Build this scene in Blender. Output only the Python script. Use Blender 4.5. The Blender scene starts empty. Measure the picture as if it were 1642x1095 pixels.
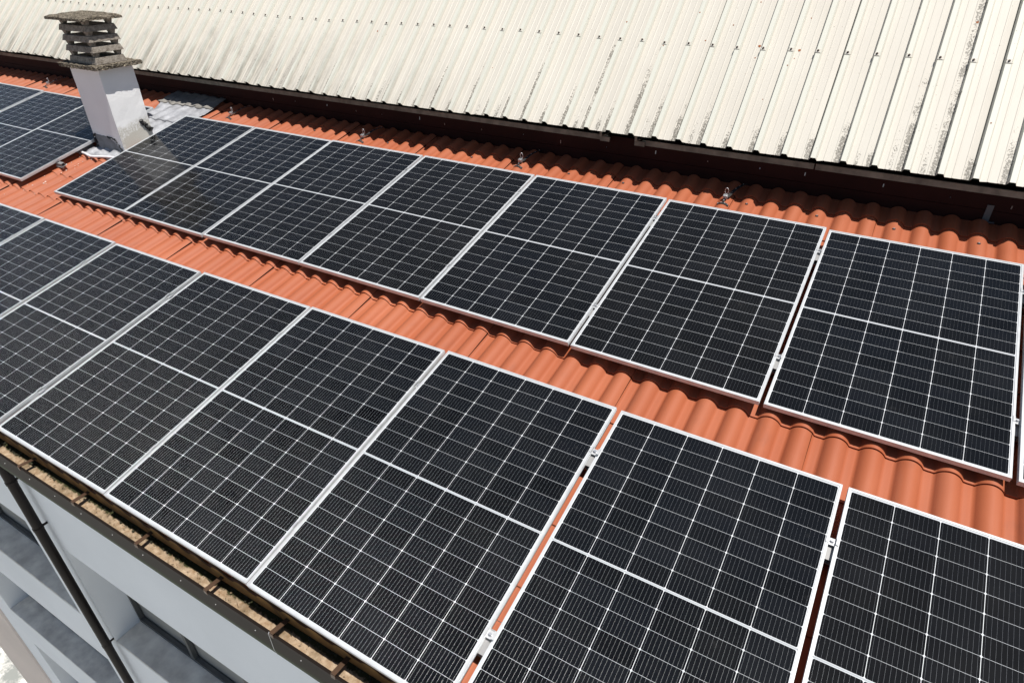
import bpy, bmesh, math, random
from mathutils import Vector, Matrix
from math import sin, cos, pi, radians
random.seed(7)
sc = bpy.context.scene
COL = sc.collection

# ------------------------------------------------------------ camera
cam_d = bpy.data.cameras.new('camera'); cam = bpy.data.objects.new('camera', cam_d); COL.objects.link(cam)
XR = Vector((0.8612966, 0.5080048, -0.0099633)); YD = Vector((0.2655395, -0.4667537, -0.8435815)); ZF = Vector((-0.4331939, 0.7239283, -0.5369087))
CW = Vector((2.09602775, -1.03222583, 2.61798591))
m = Matrix.Identity(4)
for i in range(3):
    m[i][0] = XR[i]; m[i][1] = -YD[i]; m[i][2] = -ZF[i]; m[i][3] = CW[i]
cam.matrix_world = m
cam_d.sensor_width = 36.0; cam_d.lens = 36.0 * 1031.5733 / 1642.0
cam_d.clip_start = 0.05; cam_d.clip_end = 2000
sc.camera = cam

# ------------------------------------------------------------ world and sun
SUN = Vector((0.325, -0.035, 1.0)).normalized()
el = math.asin(SUN.z); az = math.atan2(SUN.x, SUN.y)
w = bpy.data.worlds.new('World'); sc.world = w; w.use_nodes = True
nt = w.node_tree; nt.nodes.clear()
sky = nt.nodes.new('ShaderNodeTexSky'); sky.sky_type = 'NISHITA'; sky.sun_disc = False
sky.sun_elevation = el; sky.sun_rotation = az; sky.altitude = 200; sky.dust_density = 1.0
bg = nt.nodes.new('ShaderNodeBackground'); bg.inputs['Strength'].default_value = 0.062
wo = nt.nodes.new('ShaderNodeOutputWorld')
nt.links.new(sky.outputs[0], bg.inputs[0]); nt.links.new(bg.outputs[0], wo.inputs[0])
sd = bpy.data.lights.new('sun', 'SUN'); sd.energy = 4.8; sd.angle = radians(0.53); sd.color = (1.0, 0.955, 0.89)
so = bpy.data.objects.new('sun', sd); COL.objects.link(so)
so.rotation_euler = SUN.to_track_quat('Z', 'Y').to_euler(); so.location = (5, 0, 12)
sc.view_settings.view_transform = 'Standard'; sc.view_settings.look = 'None'
sc.view_settings.gamma = 1.0; sc.view_settings.exposure = 0.32

# ------------------------------------------------------------ node helpers
class NB:
    def __init__(s, name):
        s.m = bpy.data.materials.new(name); s.m.use_nodes = True
        s.t = s.m.node_tree; s.t.nodes.clear()
        s.out = s.t.nodes.new('ShaderNodeOutputMaterial')
        s.tc = s.t.nodes.new('ShaderNodeTexCoord')
        s.obj = s.tc.outputs['Object']
    def n(s, kind, **kw):
        nd = s.t.nodes.new(kind)
        for k, v in kw.items():
            setattr(nd, k, v)
        return nd
    def put(s, sock, v):
        if hasattr(v, 'is_output') or isinstance(v, bpy.types.NodeSocket): s.t.links.new(v, sock)
        else:
            if sock.type == 'RGBA' and len(v) == 3: v = (*v, 1)
            sock.default_value = v
    def math(s, op, a, b=None, c=None, clamp=False):
        nd = s.n('ShaderNodeMath', operation=op); nd.use_clamp = clamp
        s.put(nd.inputs[0], a)
        if b is not None: s.put(nd.inputs[1], b)
        if c is not None: s.put(nd.inputs[2], c)
        return nd.outputs[0]
    def xyz(s, v=None):
        nd = s.n('ShaderNodeSeparateXYZ'); s.put(nd.inputs[0], v or s.obj); return nd.outputs
    def comb(s, x, y, z):
        nd = s.n('ShaderNodeCombineXYZ'); s.put(nd.inputs[0], x); s.put(nd.inputs[1], y); s.put(nd.inputs[2], z); return nd.outputs[0]
    def scale(s, v, sc3):
        nd = s.n('ShaderNodeVectorMath', operation='MULTIPLY'); s.put(nd.inputs[0], v); nd.inputs[1].default_value = sc3; return nd.outputs[0]
    def noise(s, vec=None, scale=5, detail=4, rough=0.55, dist=0.0):
        nd = s.n('ShaderNodeTexNoise'); s.put(nd.inputs['Vector'], vec or s.obj)
        nd.inputs['Scale'].default_value = scale; nd.inputs['Detail'].default_value = detail
        nd.inputs['Roughness'].default_value = rough; nd.inputs['Distortion'].default_value = dist
        return nd.outputs['Fac']
    def voro(s, vec=None, scale=5, feature='F1', out='Distance', rnd=1.0):
        nd = s.n('ShaderNodeTexVoronoi', feature=feature); s.put(nd.inputs['Vector'], vec or s.obj)
        nd.inputs['Scale'].default_value = scale; nd.inputs['Randomness'].default_value = rnd
        return nd.outputs[out]
    def ramp(s, f, lo, hi, a=0.0, b=1.0):
        nd = s.n('ShaderNodeMapRange'); s.put(nd.inputs[0], f)
        for i, v in enumerate((lo, hi, a, b)): s.put(nd.inputs[i + 1], v)
        return nd.outputs[0]
    def mix(s, f, a, b):
        nd = s.n('ShaderNodeMix', data_type='RGBA'); s.put(nd.inputs[0], f); s.put(nd.inputs[6], a); s.put(nd.inputs[7], b); return nd.outputs[2]
    def bump(s, h, strength=0.3, dist=0.01):
        nd = s.n('ShaderNodeBump'); s.put(nd.inputs['Height'], h); nd.inputs['Strength'].default_value = strength; nd.inputs['Distance'].default_value = dist
        return nd.outputs[0]
    def bsdf(s, color, rough=0.6, metal=0.0, normal=None, spec=None, coat=None, link=True):
        b = s.n('ShaderNodeBsdfPrincipled')
        s.put(b.inputs['Base Color'], color); s.put(b.inputs['Roughness'], rough); s.put(b.inputs['Metallic'], metal)
        if normal is not None: s.put(b.inputs['Normal'], normal)
        if spec is not None: s.put(b.inputs['Specular IOR Level'], spec)
        if coat is not None:
            s.put(b.inputs['Coat Weight'], coat); b.inputs['Coat Roughness'].default_value = 0.06
        if link: s.t.links.new(b.outputs[0], s.out.inputs[0])
        return b.outputs[0]

def simple(name, col, rough=0.6, metal=0.0, var=0.12, scale=6.0, bump=0.0, bscale=60, spec=None):
    b = NB(name)
    f = b.noise(scale=scale, detail=5)
    dark = tuple(c * (1 - var) for c in col); lite = tuple(min(1, c * (1 + var)) for c in col)
    c = b.mix(b.ramp(f, 0.3, 0.7), dark, lite)
    nrm = b.bump(b.noise(scale=bscale, detail=3), bump, 0.004) if bump else None
    b.bsdf(c, rough, metal, nrm, spec)
    return b.m

M = {}
# --- terracotta coloured pressed tiles
def mat_tile():
    b = NB('terracotta_tile')
    big = b.noise(scale=1.3, detail=4); fine = b.noise(scale=45, detail=4, rough=0.7)
    st = b.noise(b.scale(b.obj, (14, 1.2, 3)), scale=1.0, detail=4)
    c = b.mix(b.ramp(big, 0.3, 0.7), (0.322, 0.083, 0.033), (0.385, 0.112, 0.047))
    c = b.mix(b.ramp(st, 0.45, 0.8, 0, 0.28), c, (0.44, 0.18, 0.115))
    c = b.mix(b.ramp(fine, 0.6, 0.85, 0, 0.22), c, (0.40, 0.12, 0.06))
    sp = b.voro(scale=23)
    c = b.mix(b.math('MULTIPLY', b.math('LESS_THAN', sp, 0.055), b.ramp(b.noise(scale=3.1), 0.55, 0.6)), c, (0.30, 0.13, 0.09))
    xx, yy, zz = b.xyz(); wn = b.n('ShaderNodeTexWhiteNoise', noise_dimensions='2D')
    b.put(wn.inputs['Vector'], b.comb(b.math('FLOOR', b.math('DIVIDE', b.math('SUBTRACT', xx, 2.155), 0.17)), b.math('FLOOR', b.math('DIVIDE', b.math('SUBTRACT', yy, 0.264), 0.349)), 0.0))
    c = b.mix(b.ramp(wn.outputs['Value'], 0, 1, 0, 0.22), c, (0.30, 0.098, 0.054))
    grime = b.math('MULTIPLY', b.ramp(b.noise(b.scale(b.obj, (9, 3, 9)), scale=1.0, detail=6, rough=0.7), 0.56, 0.75), 0.35)
    c = b.mix(grime, c, (0.20, 0.070, 0.040))
    oi = b.n('ShaderNodeObjectInfo'); c = b.mix(b.ramp(oi.outputs['Random'], 0, 1, 0, 0.16), c, (0.345, 0.115, 0.064))
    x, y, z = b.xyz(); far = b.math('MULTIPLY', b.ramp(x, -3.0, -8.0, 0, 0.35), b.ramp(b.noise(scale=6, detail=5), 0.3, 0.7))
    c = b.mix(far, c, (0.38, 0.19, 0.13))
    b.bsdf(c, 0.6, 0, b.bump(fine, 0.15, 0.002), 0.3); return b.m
M['tile'] = mat_tile()
# --- corrugated sheet: cream paint, lichen at the foot and along the pans, rust dots
PITCH2 = 0.2; RIB0 = 1.602
def mat_sheet():
    b = NB('cream_painted_sheet')
    x, s_, z = b.xyz()
    rib = b.math('DIVIDE', b.math('SUBTRACT', x, RIB0), PITCH2)
    idx = b.math('FLOOR', rib); t = b.math('FRACT', rib)          # t 0..1 from one rib crest to the next
    wn = b.n('ShaderNodeTexWhiteNoise', noise_dimensions='1D'); b.put(wn.inputs['W'], idx); r1 = wn.outputs['Value']
    wn2 = b.n('ShaderNodeTexWhiteNoise', noise_dimensions='1D'); b.put(wn2.inputs['W'], b.math('ADD', idx, 57.3)); r2 = wn2.outputs['Value']
    base = b.mix(b.ramp(b.noise(scale=0.9, detail=3), 0.3, 0.7), (0.535, 0.50, 0.44), (0.585, 0.555, 0.49))
    base = b.mix(b.math('MULTIPLY', r2, 0.25), base, (0.51, 0.49, 0.435))
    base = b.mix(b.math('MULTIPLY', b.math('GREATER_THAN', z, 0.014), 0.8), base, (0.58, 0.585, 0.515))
    streak = b.noise(b.scale(b.obj, (60, 1.3, 1)), scale=1.0, detail=5, rough=0.7)
    speck = b.noise(b.scale(b.obj, (105, 60, 60)), scale=1.0, detail=3, rough=0.75)
    wob = b.noise(b.scale(b.obj, (8, 9, 3)), scale=1.0, detail=4, rough=0.65)
    # lichen bands: against the left foot of each rib, sometimes a second one in mid pan; ragged upper ends
    wb = b.math('SUBTRACT', wob, 0.5)
    pos = b.math('SUBTRACT', 1.0, b.math('MULTIPLY', b.math('ABSOLUTE', b.math('SUBTRACT', t, b.math('ADD', 0.77, b.math('MULTIPLY', r2, 0.04)))), 6.0))
    pos2 = b.math('SUBTRACT', 1.0, b.math('MULTIPLY', b.math('ABSOLUTE', b.math('SUBTRACT', t, b.math('ADD', 0.40, b.math('MULTIPLY', r1, 0.10)))), 7.0))
    band = b.ramp(b.math('ADD', pos, b.math('MULTIPLY', wb, 0.9)), 0.05, 0.55)
    band2 = b.ramp(b.math('ADD', pos2, b.math('MULTIPLY', wb, 1.2)), 0.15, 0.70)
    length = b.math('ADD', 0.22, b.math('MULTIPLY', b.math('POWER', r1, 2.5), 0.85))
    foot = b.math('SUBTRACT', 1.0, b.math('DIVIDE', s_, length))
    foot2 = b.math('SUBTRACT', 1.0, b.math('DIVIDE', s_, b.math('MULTIPLY', length, b.math('ADD', 0.2, b.math('MULTIPLY', r2, 0.8)))))
    along = b.ramp(b.math('ADD', foot, b.math('MULTIPLY', wb, 1.6)), -0.15, 0.65)
    along2 = b.ramp(b.math('ADD', foot2, b.math('MULTIPLY', wb, 1.6)), 0.0, 0.9)
    w1 = b.math('LESS_THAN', b.math('ABSOLUTE', b.math('SUBTRACT', idx, 3.0)), 0.5)
    w2 = b.math('MULTIPLY', b.math('LESS_THAN', b.math('ABSOLUTE', b.math('ADD', idx, 10.0)), 0.5), b.math('LESS_THAN', s_, 0.84))
    whole = b.math('MULTIPLY', b.math('MAXIMUM', w1, w2), b.ramp(b.math('ADD', wob, 0.0), 0.35, 0.6, 0.45, 1.0))
    am1 = b.math('MULTIPLY', band, b.math('MAXIMUM', along, whole))
    am2 = b.math('MULTIPLY', b.math('MULTIPLY', band2, along2), b.ramp(r2, 0.35, 0.8))
    amt = b.math('MAXIMUM', am1, b.math('MULTIPLY', am2, 0.9))
    thr = b.math('SUBTRACT', 0.70, b.math('MULTIPLY', amt, 0.28))
    mask = b.ramp(b.math('SUBTRACT', speck, thr), 0.0, 0.05)
    mask = b.math('MULTIPLY', mask, b.ramp(amt, 0.0, 0.35, 0.25, 1.0))
    # older weathering on the far left bays
    left = b.ramp(x, -0.5, -4.5)
    coarse = b.noise(b.scale(b.obj, (17, 0.9, 1)), scale=1.0, detail=5, rough=0.72)
    st2 = b.math('MULTIPLY', b.math('MULTIPLY', left, b.ramp(coarse, 0.43, 0.58)), b.ramp(b.math('ADD', s_, b.math('MULTIPLY', wob, 0.8)), 1.25, 0.25))
    mask = b.math('MAXIMUM', mask, b.math('MULTIPLY', st2, 0.85))
    thin = b.math('MULTIPLY', b.ramp(streak, 0.60, 0.75), 0.20)
    mask = b.math('MAXIMUM', mask, thin)
    c = b.mix(b.math('MULTIPLY', mask, 0.84), base, (0.125, 0.115, 0.095))
    fleck = b.math('MULTIPLY', b.math('LESS_THAN', b.voro(b.scale(b.obj, (1, 0.8, 1)), scale=26), 0.085), b.ramp(b.noise(b.scale(b.obj, (1, 1, 1)), scale=2.3, detail=2), 0.52, 0.58))
    c = b.mix(b.math('MULTIPLY', fleck, 0.75), c, (0.16, 0.12, 0.08))
    b.bsdf(c, 0.5, 0, b.bump(b.noise(scale=90), 0.05, 0.001), 0.35); return b.m
M['sheet'] = mat_sheet()
M['rust'] = simple('rust', (0.27, 0.09, 0.03), 0.9, 0, 0.35, 120)
# --- solar cells under glass
CWX, CHY = 0.184, 0.0929
def mat_cells():
    b = NB('solar_cells')
    x, y, z = b.xyz()
    px = b.math('DIVIDE', b.math('SUBTRACT', x, 0.015), CWX); fx = b.math('FRACT', px)
    dx = b.math('SUBTRACT', 0.0910, b.math('MULTIPLY', b.math('ABSOLUTE', b.math('SUBTRACT', fx, 0.5)), CWX))
    yy = b.math('SUBTRACT', b.math('ABSOLUTE', b.math('SUBTRACT', y, 0.861)), 0.0055)
    py = b.math('DIVIDE', yy, CHY); fy = b.math('FRACT', py)
    dy = b.math('SUBTRACT', 0.04585, b.math('MULTIPLY', b.math('ABSOLUTE', b.math('SUBTRACT', fy, 0.5)), CHY))
    inb = b.math('MULTIPLY', b.math('GREATER_THAN', yy, 0.0), b.math('LESS_THAN', yy, 9 * CHY))
    inb = b.math('MULTIPLY', inb, b.math('MULTIPLY', b.math('GREATER_THAN', px, 0.0), b.math('LESS_THAN', px, 6.0)))
    dd = b.math('SUBTRACT', b.math('ADD', dx, dy), 0.0048)
    mn = b.math('MINIMUM', b.math('MINIMUM', dx, dy), dd)
    cell = b.math('MULTIPLY', b.math('GREATER_THAN', mn, 0.0), inb)
    # collector wires, ten to the cell, a little round so that they catch the sun
    u = b.math('FRACT', b.math('MULTIPLY', b.math('DIVIDE', b.math('SUBTRACT', b.math('MULTIPLY', fx, CWX), 0.001), 0.182), 10.0))
    q = b.math('DIVIDE', b.math('MULTIPLY', b.math('SUBTRACT', u, 0.5), 0.0182), 0.00027)
    wire = b.math('MULTIPLY', b.math('LESS_THAN', b.math('ABSOLUTE', q), 1.0), inb)
    wn = b.n('ShaderNodeTexWhiteNoise', noise_dimensions='3D')
    b.put(wn.inputs['Vector'], b.comb(b.math('FLOOR', px), b.math('FLOOR', b.math('DIVIDE', b.math('SUBTRACT', y, 0.861), CHY)), 0.0))
    cc = b.mix(b.ramp(wn.outputs['Value'], 0, 1), (0.0046, 0.0052, 0.0062), (0.0064, 0.0076, 0.0100))
    oi = b.n('ShaderNodeObjectInfo')
    tint = b.ramp(oi.outputs['Random'], 0, 1, 0, 0.6)
    cc = b.mix(tint, cc, (0.0072, 0.0068, 0.0062))
    sheet = b.mix(b.math('LESS_THAN', yy, -0.0012), (0.66, 0.68, 0.70), (0.36, 0.38, 0.40))
    sheet = b.mix(b.math('MULTIPLY', b.math('GREATER_THAN', dx, 0.0), b.math('GREATER_THAN', yy, 0.0)), sheet, (0.52, 0.54, 0.56))
    col = b.mix(cell, sheet, cc)
    dust = b.noise(scale=2.2, detail=5, rough=0.62)
    spot = b.noise(scale=14, detail=3)
    dm = b.math('ADD', b.ramp(dust, 0.42, 0.85, 0.0, 0.014), b.ramp(spot, 0.66, 0.80, 0, 0.022))
    wv = b.n('ShaderNodeVectorMath', operation='ADD'); b.put(wv.inputs[0], b.obj); b.put(wv.inputs[1], b.comb(b.math('MULTIPLY', oi.outputs['Random'], 31.0), 0.0, 0.0))
    vo = b.n('ShaderNodeTexVoronoi'); b.put(vo.inputs['Vector'], wv.outputs[0]); vo.inputs['Scale'].default_value = 3.2
    drop = b.math('MULTIPLY', b.math('LESS_THAN', b.math('ADD', vo.outputs['Distance'], b.math('MULTIPLY', b.noise(scale=130), 0.02)), b.ramp(b.xyz(vo.outputs['Color'])[0], 0.5, 1.0, 0.0, 0.032)), 0.7)
    col = b.mix(dm, col, (0.42, 0.40, 0.37))
    col = b.mix(drop, col, (0.62, 0.60, 0.55))
    glass = b.bsdf(col, 0.10, 0, None, 0.16, link=False)
    # wire normal
    qc = b.math('MULTIPLY', b.math('MAXIMUM', b.math('MINIMUM', q, 1.0), -1.0), 0.80)
    nz = b.math('SQRT', b.math('SUBTRACT', 1.0, b.math('MULTIPLY', qc, qc)))
    vt = b.n('ShaderNodeVectorTransform', vector_type='NORMAL', convert_from='OBJECT', convert_to='WORLD')
    b.put(vt.inputs[0], b.comb(qc, 0.0, nz))
    wir = b.bsdf((0.30, 0.31, 0.32), 0.30, 0.9, vt.outputs[0], link=False)
    ms = b.n('ShaderNodeMixShader'); b.put(ms.inputs[0], b.math('MULTIPLY', wire, cell))
    b.t.links.new(glass, ms.inputs[1]); b.t.links.new(wir, ms.inputs[2]); b.t.links.new(ms.outputs[0], b.out.inputs[0])
    return b.m
M['cells'] = mat_cells()
M['alu'] = simple('anodised_aluminium', (0.55, 0.565, 0.575), 0.42, 0.35, 0.10, 14)
M['railm'] = simple('rail_aluminium', (0.30, 0.30, 0.30), 0.55, 0.4, 0.12, 20)
M['aludull'] = simple('dull_aluminium', (0.50, 0.51, 0.52), 0.5, 0.5, 0.12, 20)
M['steel'] = simple('galvanised_steel', (0.55, 0.56, 0.58), 0.38, 0.75, 0.2, 60)
M['black'] = simple('black_rubber', (0.012, 0.012, 0.012), 0.7)
M['brown'] = simple('dark_brown_metal', (0.009, 0.0055, 0.005), 0.5, 0, 0.2, 3, spec=0.2)
M['brownlip'] = simple('brown_gutter_metal', (0.070, 0.040, 0.024), 0.42, 0.1, 0.3, 5)
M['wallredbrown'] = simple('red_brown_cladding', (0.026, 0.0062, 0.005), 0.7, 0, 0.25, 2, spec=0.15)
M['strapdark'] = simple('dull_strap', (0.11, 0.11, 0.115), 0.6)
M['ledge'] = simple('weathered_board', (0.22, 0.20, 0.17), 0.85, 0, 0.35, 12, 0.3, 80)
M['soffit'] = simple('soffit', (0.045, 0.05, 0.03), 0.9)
M['foam'] = simple('aged_foam', (0.24, 0.13, 0.035), 0.9, 0, 0.4, 9, 0.5, 70)
def mat_plaster(name, col, bumpy):
    b = NB(name)
    f = b.noise(scale=0.7, detail=6); g = b.noise(scale=55, detail=4, rough=0.6)
    c = b.mix(b.ramp(f, 0.3, 0.7), tuple(k * .94 for k in col), tuple(min(1, k * 1.04) for k in col))
    b.bsdf(c, 0.9, 0, b.bump(g, bumpy, 0.006), 0.2); return b.m
M['bounceplaster'] = mat_plaster('bounce_tinted_plaster', (0.66, 0.58, 0.53), 0.15)  # wall plaster with warm bounce light from the ground painted in
M['plaster'] = mat_plaster('white_wall_plaster', (0.77, 0.80, 0.83), 0.15)
def mat_chim():
    b = NB('rough_white_stucco')
    x, y, z = b.xyz()
    g = b.noise(scale=38, detail=4, rough=0.65)
    c = b.mix(b.ramp(b.noise(scale=3, detail=5), 0.35, 0.7), (0.84, 0.84, 0.845), (0.88, 0.88, 0.885))
    # grime with a ragged upper edge on the lower part of the chimney
    h = b.math('SUBTRACT', z, b.math('MULTIPLY', y, 0.2217))
    edge = b.math('ADD', 0.155, b.math('MULTIPLY', b.noise(scale=11, detail=5), 0.11))
    gm = b.ramp(b.math('SUBTRACT', edge, h), -0.01, 0.05)
    geo = b.n('ShaderNodeNewGeometry'); gm = b.math('MULTIPLY', gm, b.ramp(b.xyz(geo.outputs['Normal'])[0], 0.5, 0.7))
    gr = b.math('MULTIPLY', gm, b.ramp(b.noise(scale=60, detail=4, rough=0.75), 0.36, 0.56, 0.15, 0.9))
    c = b.mix(gr, c, (0.50, 0.48, 0.42))
    b.bsdf(c, 0.95, 0, b.bump(g, 0.22, 0.010), 0.1); return b.m
M['chim'] = mat_chim()
def mat_conc():
    b = NB('lichened_concrete')
    f = b.noise(scale=22, detail=6, rough=0.75); v = b.voro(scale=60)
    c = b.mix(b.ramp(f, 0.38, 0.62), (0.07, 0.06, 0.045), (0.25, 0.215, 0.17))
    c = b.mix(b.ramp(b.noise(scale=55, detail=3), 0.58, 0.7), c, (0.44, 0.38, 0.27))
    c = b.mix(b.math('MULTIPLY', b.math('LESS_THAN', v, 0.28), b.ramp(b.noise(scale=12), 0.5, 0.6)), c, (0.05, 0.045, 0.035))
    b.bsdf(c, 0.95, 0, b.bump(b.math('ADD', f, v), 0.9, 0.02), 0.1); return b.m
M['conc'] = mat_conc()
M['ring'] = (lambda: (lambda b: (b.bsdf(b.mix(b.ramp(b.noise(scale=30, detail=6, rough=0.75), 0.40, 0.66), (0.29, 0.26, 0.225), (0.12, 0.10, 0.08)), 0.95, 0, b.bump(b.noise(scale=70, detail=4), 0.7, 0.01), 0.1), b.m)[1])(NB('grey_cast_concrete')))()
M['lead'] = (lambda: (lambda b: (b.bsdf(b.mix(b.ramp(b.noise(scale=7, detail=6, rough=0.65), 0.35, 0.68), (0.25, 0.255, 0.27), (0.46, 0.47, 0.50)), b.ramp(b.noise(scale=5), 0.3, 0.7, 0.4, 0.65), 0.2, b.bump(b.noise(scale=16, detail=4), 0.5, 0.02)), b.m)[1])(NB('lead_sheet')))()
M['leaddark'] = simple('dull_lead', (0.19, 0.195, 0.21), 0.7, 0.1, 0.3, 14, 0.5, 30)
M['bitumen'] = simple('grey_bitumen_felt', (0.20, 0.19, 0.175), 0.9, 0, 0.3, 10, 0.6, 70)
M['tar'] = simple('black_sealant', (0.014, 0.014, 0.015), 0.55, 0, 0.3, 40, 0.8, 60)
M['mesh'] = (lambda: (lambda b: (b.bsdf(b.mix(b.ramp(b.math('MULTIPLY', b.math('SINE', b.math('MULTIPLY', b.xyz()[1], 520.0)), b.math('SINE', b.math('MULTIPLY', b.xyz()[2], 520.0))), -0.2, 0.4), (0.66, 0.64, 0.58), (0.40, 0.38, 0.33)), 0.9), b.m)[1])(NB('plaster_mesh')))()
M['conduit'] = simple('white_conduit', (0.70, 0.70, 0.72), 0.4, 0, 0.06, 20)
M['sill'] = simple('concrete_sill', (0.84, 0.78, 0.69), 0.9, 0, 0.22, 5, 0.3, 60)
M['glass'] = simple('roller_blind', (0.30, 0.30, 0.28), 0.6, 0, 0.1, 2)
M['winframe'] = simple('dark_window_frame', (0.10, 0.10, 0.095), 0.5)
def mat_ground():
    b = NB('pale_concrete_paving')
    f = b.noise(scale=0.9, detail=7, rough=0.7); g = b.noise(scale=9, detail=4)
    c = b.mix(b.ramp(f, 0.44, 0.56), (0.26, 0.27, 0.25), (0.70, 0.68, 0.63))
    c = b.mix(b.ramp(g, 0.55, 0.8, 0, 0.4), c, (0.30, 0.29, 0.26))
    b.bsdf(c, 0.9); return b.m
M['ground'] = mat_ground()
def mat_silt():
    b = NB('gutter_silt')
    f = b.noise(scale=30, detail=5, rough=0.7); v = b.noise(b.scale(b.obj, (6, 20, 6)), scale=1.0, detail=5)
    c = b.mix(b.ramp(f, 0.35, 0.65), (0.26, 0.175, 0.105), (0.43, 0.335, 0.24))
    c = b.mix(b.ramp(v, 0.60, 0.72, 0, 0.7), c, (0.33, 0.15, 0.07))
    c = b.mix(b.ramp(b.noise(scale=4.5, detail=6, rough=0.7), 0.46, 0.62, 0, 0.75), c, (0.13, 0.095, 0.055))
    x, y, z = b.xyz()
    gutterdark = b.math('ADD', b.math('MULTIPLY', b.math('SUBTRACT', y, 0.006), 70.0), b.math('MULTIPLY', b.math('SUBTRACT', b.noise(scale=35, detail=4), 0.5), 3.0))
    c = b.mix(b.ramp(gutterdark, 0.0, 0.8), c, (0.035, 0.036, 0.016))  # dark debris at the back, with the shade there painted in too
    b.bsdf(c, 0.95, 0, b.bump(f, 0.6, 0.01), 0.1); return b.m
M['silt'] = mat_silt()
M['gutterdark'] = simple('dark_gutter_debris', (0.03, 0.03, 0.015), 0.95, 0, 0.5, 40)
M['chip'] = simple('white_mortar', (0.74, 0.72, 0.68), 0.9)
M['gutter'] = (lambda: (lambda b: (b.bsdf(b.mix(b.ramp(b.math('ADD', b.xyz()[2], b.math('MULTIPLY', b.noise(scale=2.5, detail=4), 0.07)), -0.275, -0.225), (0.011, 0.027, 0.003), (0.015, 0.010, 0.0075)), 0.6, 0.0, None, 0.15), b.m)[1])(NB('brown_gutter_green_below')))()  # brown above, turning green towards the bottom

# ------------------------------------------------------------ mesh helpers
TH = radians(12.5); CT, ST = cos(TH), sin(TH)
ROOF = Matrix.Rotation(TH, 4, 'X')                     # roof coordinates (u, v, z) -> world
class MB:
    def __init__(s): s.v = []; s.f = []; s.mi = []; s.sm = []
    def add(s, vs, fs, mi=0, smooth=False):
        o = len(s.v); s.v += [tuple(p) for p in vs]
        for f in fs: s.f.append(tuple(i + o for i in f)); s.mi.append(mi); s.sm.append(smooth)
        return s
    def box(s, x0, x1, y0, y1, z0, z1, mi=0, M4=None):
        vs = [Vector((x, y, z)) for z in (z0, z1) for y in (y0, y1) for x in (x0, x1)]
        if M4: vs = [M4 @ p for p in vs]
        return s.add(vs, [(0, 2, 3, 1), (4, 5, 7, 6), (0, 1, 5, 4), (2, 6, 7, 3), (0, 4, 6, 2), (1, 3, 7, 5)], mi)
    def frustum(s, x0, x1, y0, y1, z0, z1, d, mi=0):   # bottom rect, top inset by d
        vs = [(x0, y0, z0), (x1, y0, z0), (x1, y1, z0), (x0, y1, z0), (x0 + d, y0 + d, z1), (x1 - d, y0 + d, z1), (x1 - d, y1 - d, z1), (x0 + d, y1 - d, z1)]
        return s.add(vs, [(0, 3, 2, 1), (4, 5, 6, 7), (0, 1, 5, 4), (1, 2, 6, 5), (2, 3, 7, 6), (3, 0, 4, 7)], mi)
    def tube(s, pts, r, n=10, mi=0, cap=True):
        pts = [Vector(p) for p in pts]; rings = []
        up = Vector((0, 0, 1))
        for i, p in enumerate(pts):
            d = (pts[min(i + 1, len(pts) - 1)] - pts[max(i - 1, 0)]).normalized()
            a = d.cross(up);
            if a.length < 1e-3: a = d.cross(Vector((0, 1, 0)))
            a.normalize(); b_ = d.cross(a)
            rr = r[i] if isinstance(r, (list, tuple)) else r
            rings.append([p + a * cos(2 * pi * k / n) * rr + b_ * sin(2 * pi * k / n) * rr for k in range(n)])
        vs = [q for R in rings for q in R]; fs = []
        for i in range(len(pts) - 1):
            for k in range(n):
                fs.append((i * n + k, i * n + (k + 1) % n, (i + 1) * n + (k + 1) % n, (i + 1) * n + k))
        s.add(vs, fs, mi, True)
        if cap:
            s.add(rings[0], [tuple(range(n))], mi); s.add(rings[-1], [tuple(reversed(range(n)))], mi)
        return s
    def strip(s, prof, xs, mi=0, smooth=False):        # extrude a YZ profile along x
        vs = [(x, y, z) for x in xs for (y, z) in prof]; k = len(prof)
        return s.add(vs, [(i * k + j, (i + 1) * k + j, (i + 1) * k + j + 1, i * k + j + 1) for i in range(len(xs) - 1) for j in range(k - 1)], mi, smooth)
    def build(s, name, mats, parent=None, bevel=0):
        me = bpy.data.meshes.new(name); me.from_pydata(s.v, [], s.f)
        for mt in (mats if isinstance(mats, list) else [mats]): me.materials.append(mt)
        for p, mi, sm in zip(me.polygons, s.mi, s.sm): p.material_index = mi; p.use_smooth = sm
        me.validate(); me.update()
        o = bpy.data.objects.new(name, me); COL.objects.link(o)
        if parent: o.parent = parent
        if bevel:
            bv = o.modifiers.new('bevel', 'BEVEL'); bv.width = bevel; bv.segments = 2; bv.limit_method = 'ANGLE'; bv.harden_normals = False
        return o
def rough_up(mb, amt, seed=0):
    r = random.Random(seed); mb.v = [(x + r.uniform(-amt, amt), y + r.uniform(-amt, amt), z + r.uniform(-amt, amt)) for x, y, z in mb.v]
def tag(o, label=None, cat=None, group=None, kind=None):
    if label: o['label'] = label
    if cat: o['category'] = cat
    if group: o['group'] = group
    if kind: o['kind'] = kind
    return o
def empty(name, mat=None):
    o = bpy.data.objects.new(name, None); COL.objects.link(o); o.empty_display_size = 0.2
    if mat is not None: o.matrix_world = mat
    return o
def copy_tree(o, parent=None):
    c = o.copy(); COL.objects.link(c)
    if parent: c.parent = parent
    for ch in [k for k in COL.objects if k.parent == o and k != c]: copy_tree(ch, c)
    return c

XL, XR_ = -12.6, 7.5
# ------------------------------------------------------------ ground
g = MB(); g.add([(-400, -400, -24.0), (400, -400, -24.0), (400, 400, -24.0), (-400, 400, -24.0)], [(0, 1, 2, 3)])
tag(g.build('ground', M['ground']), kind='structure')

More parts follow.
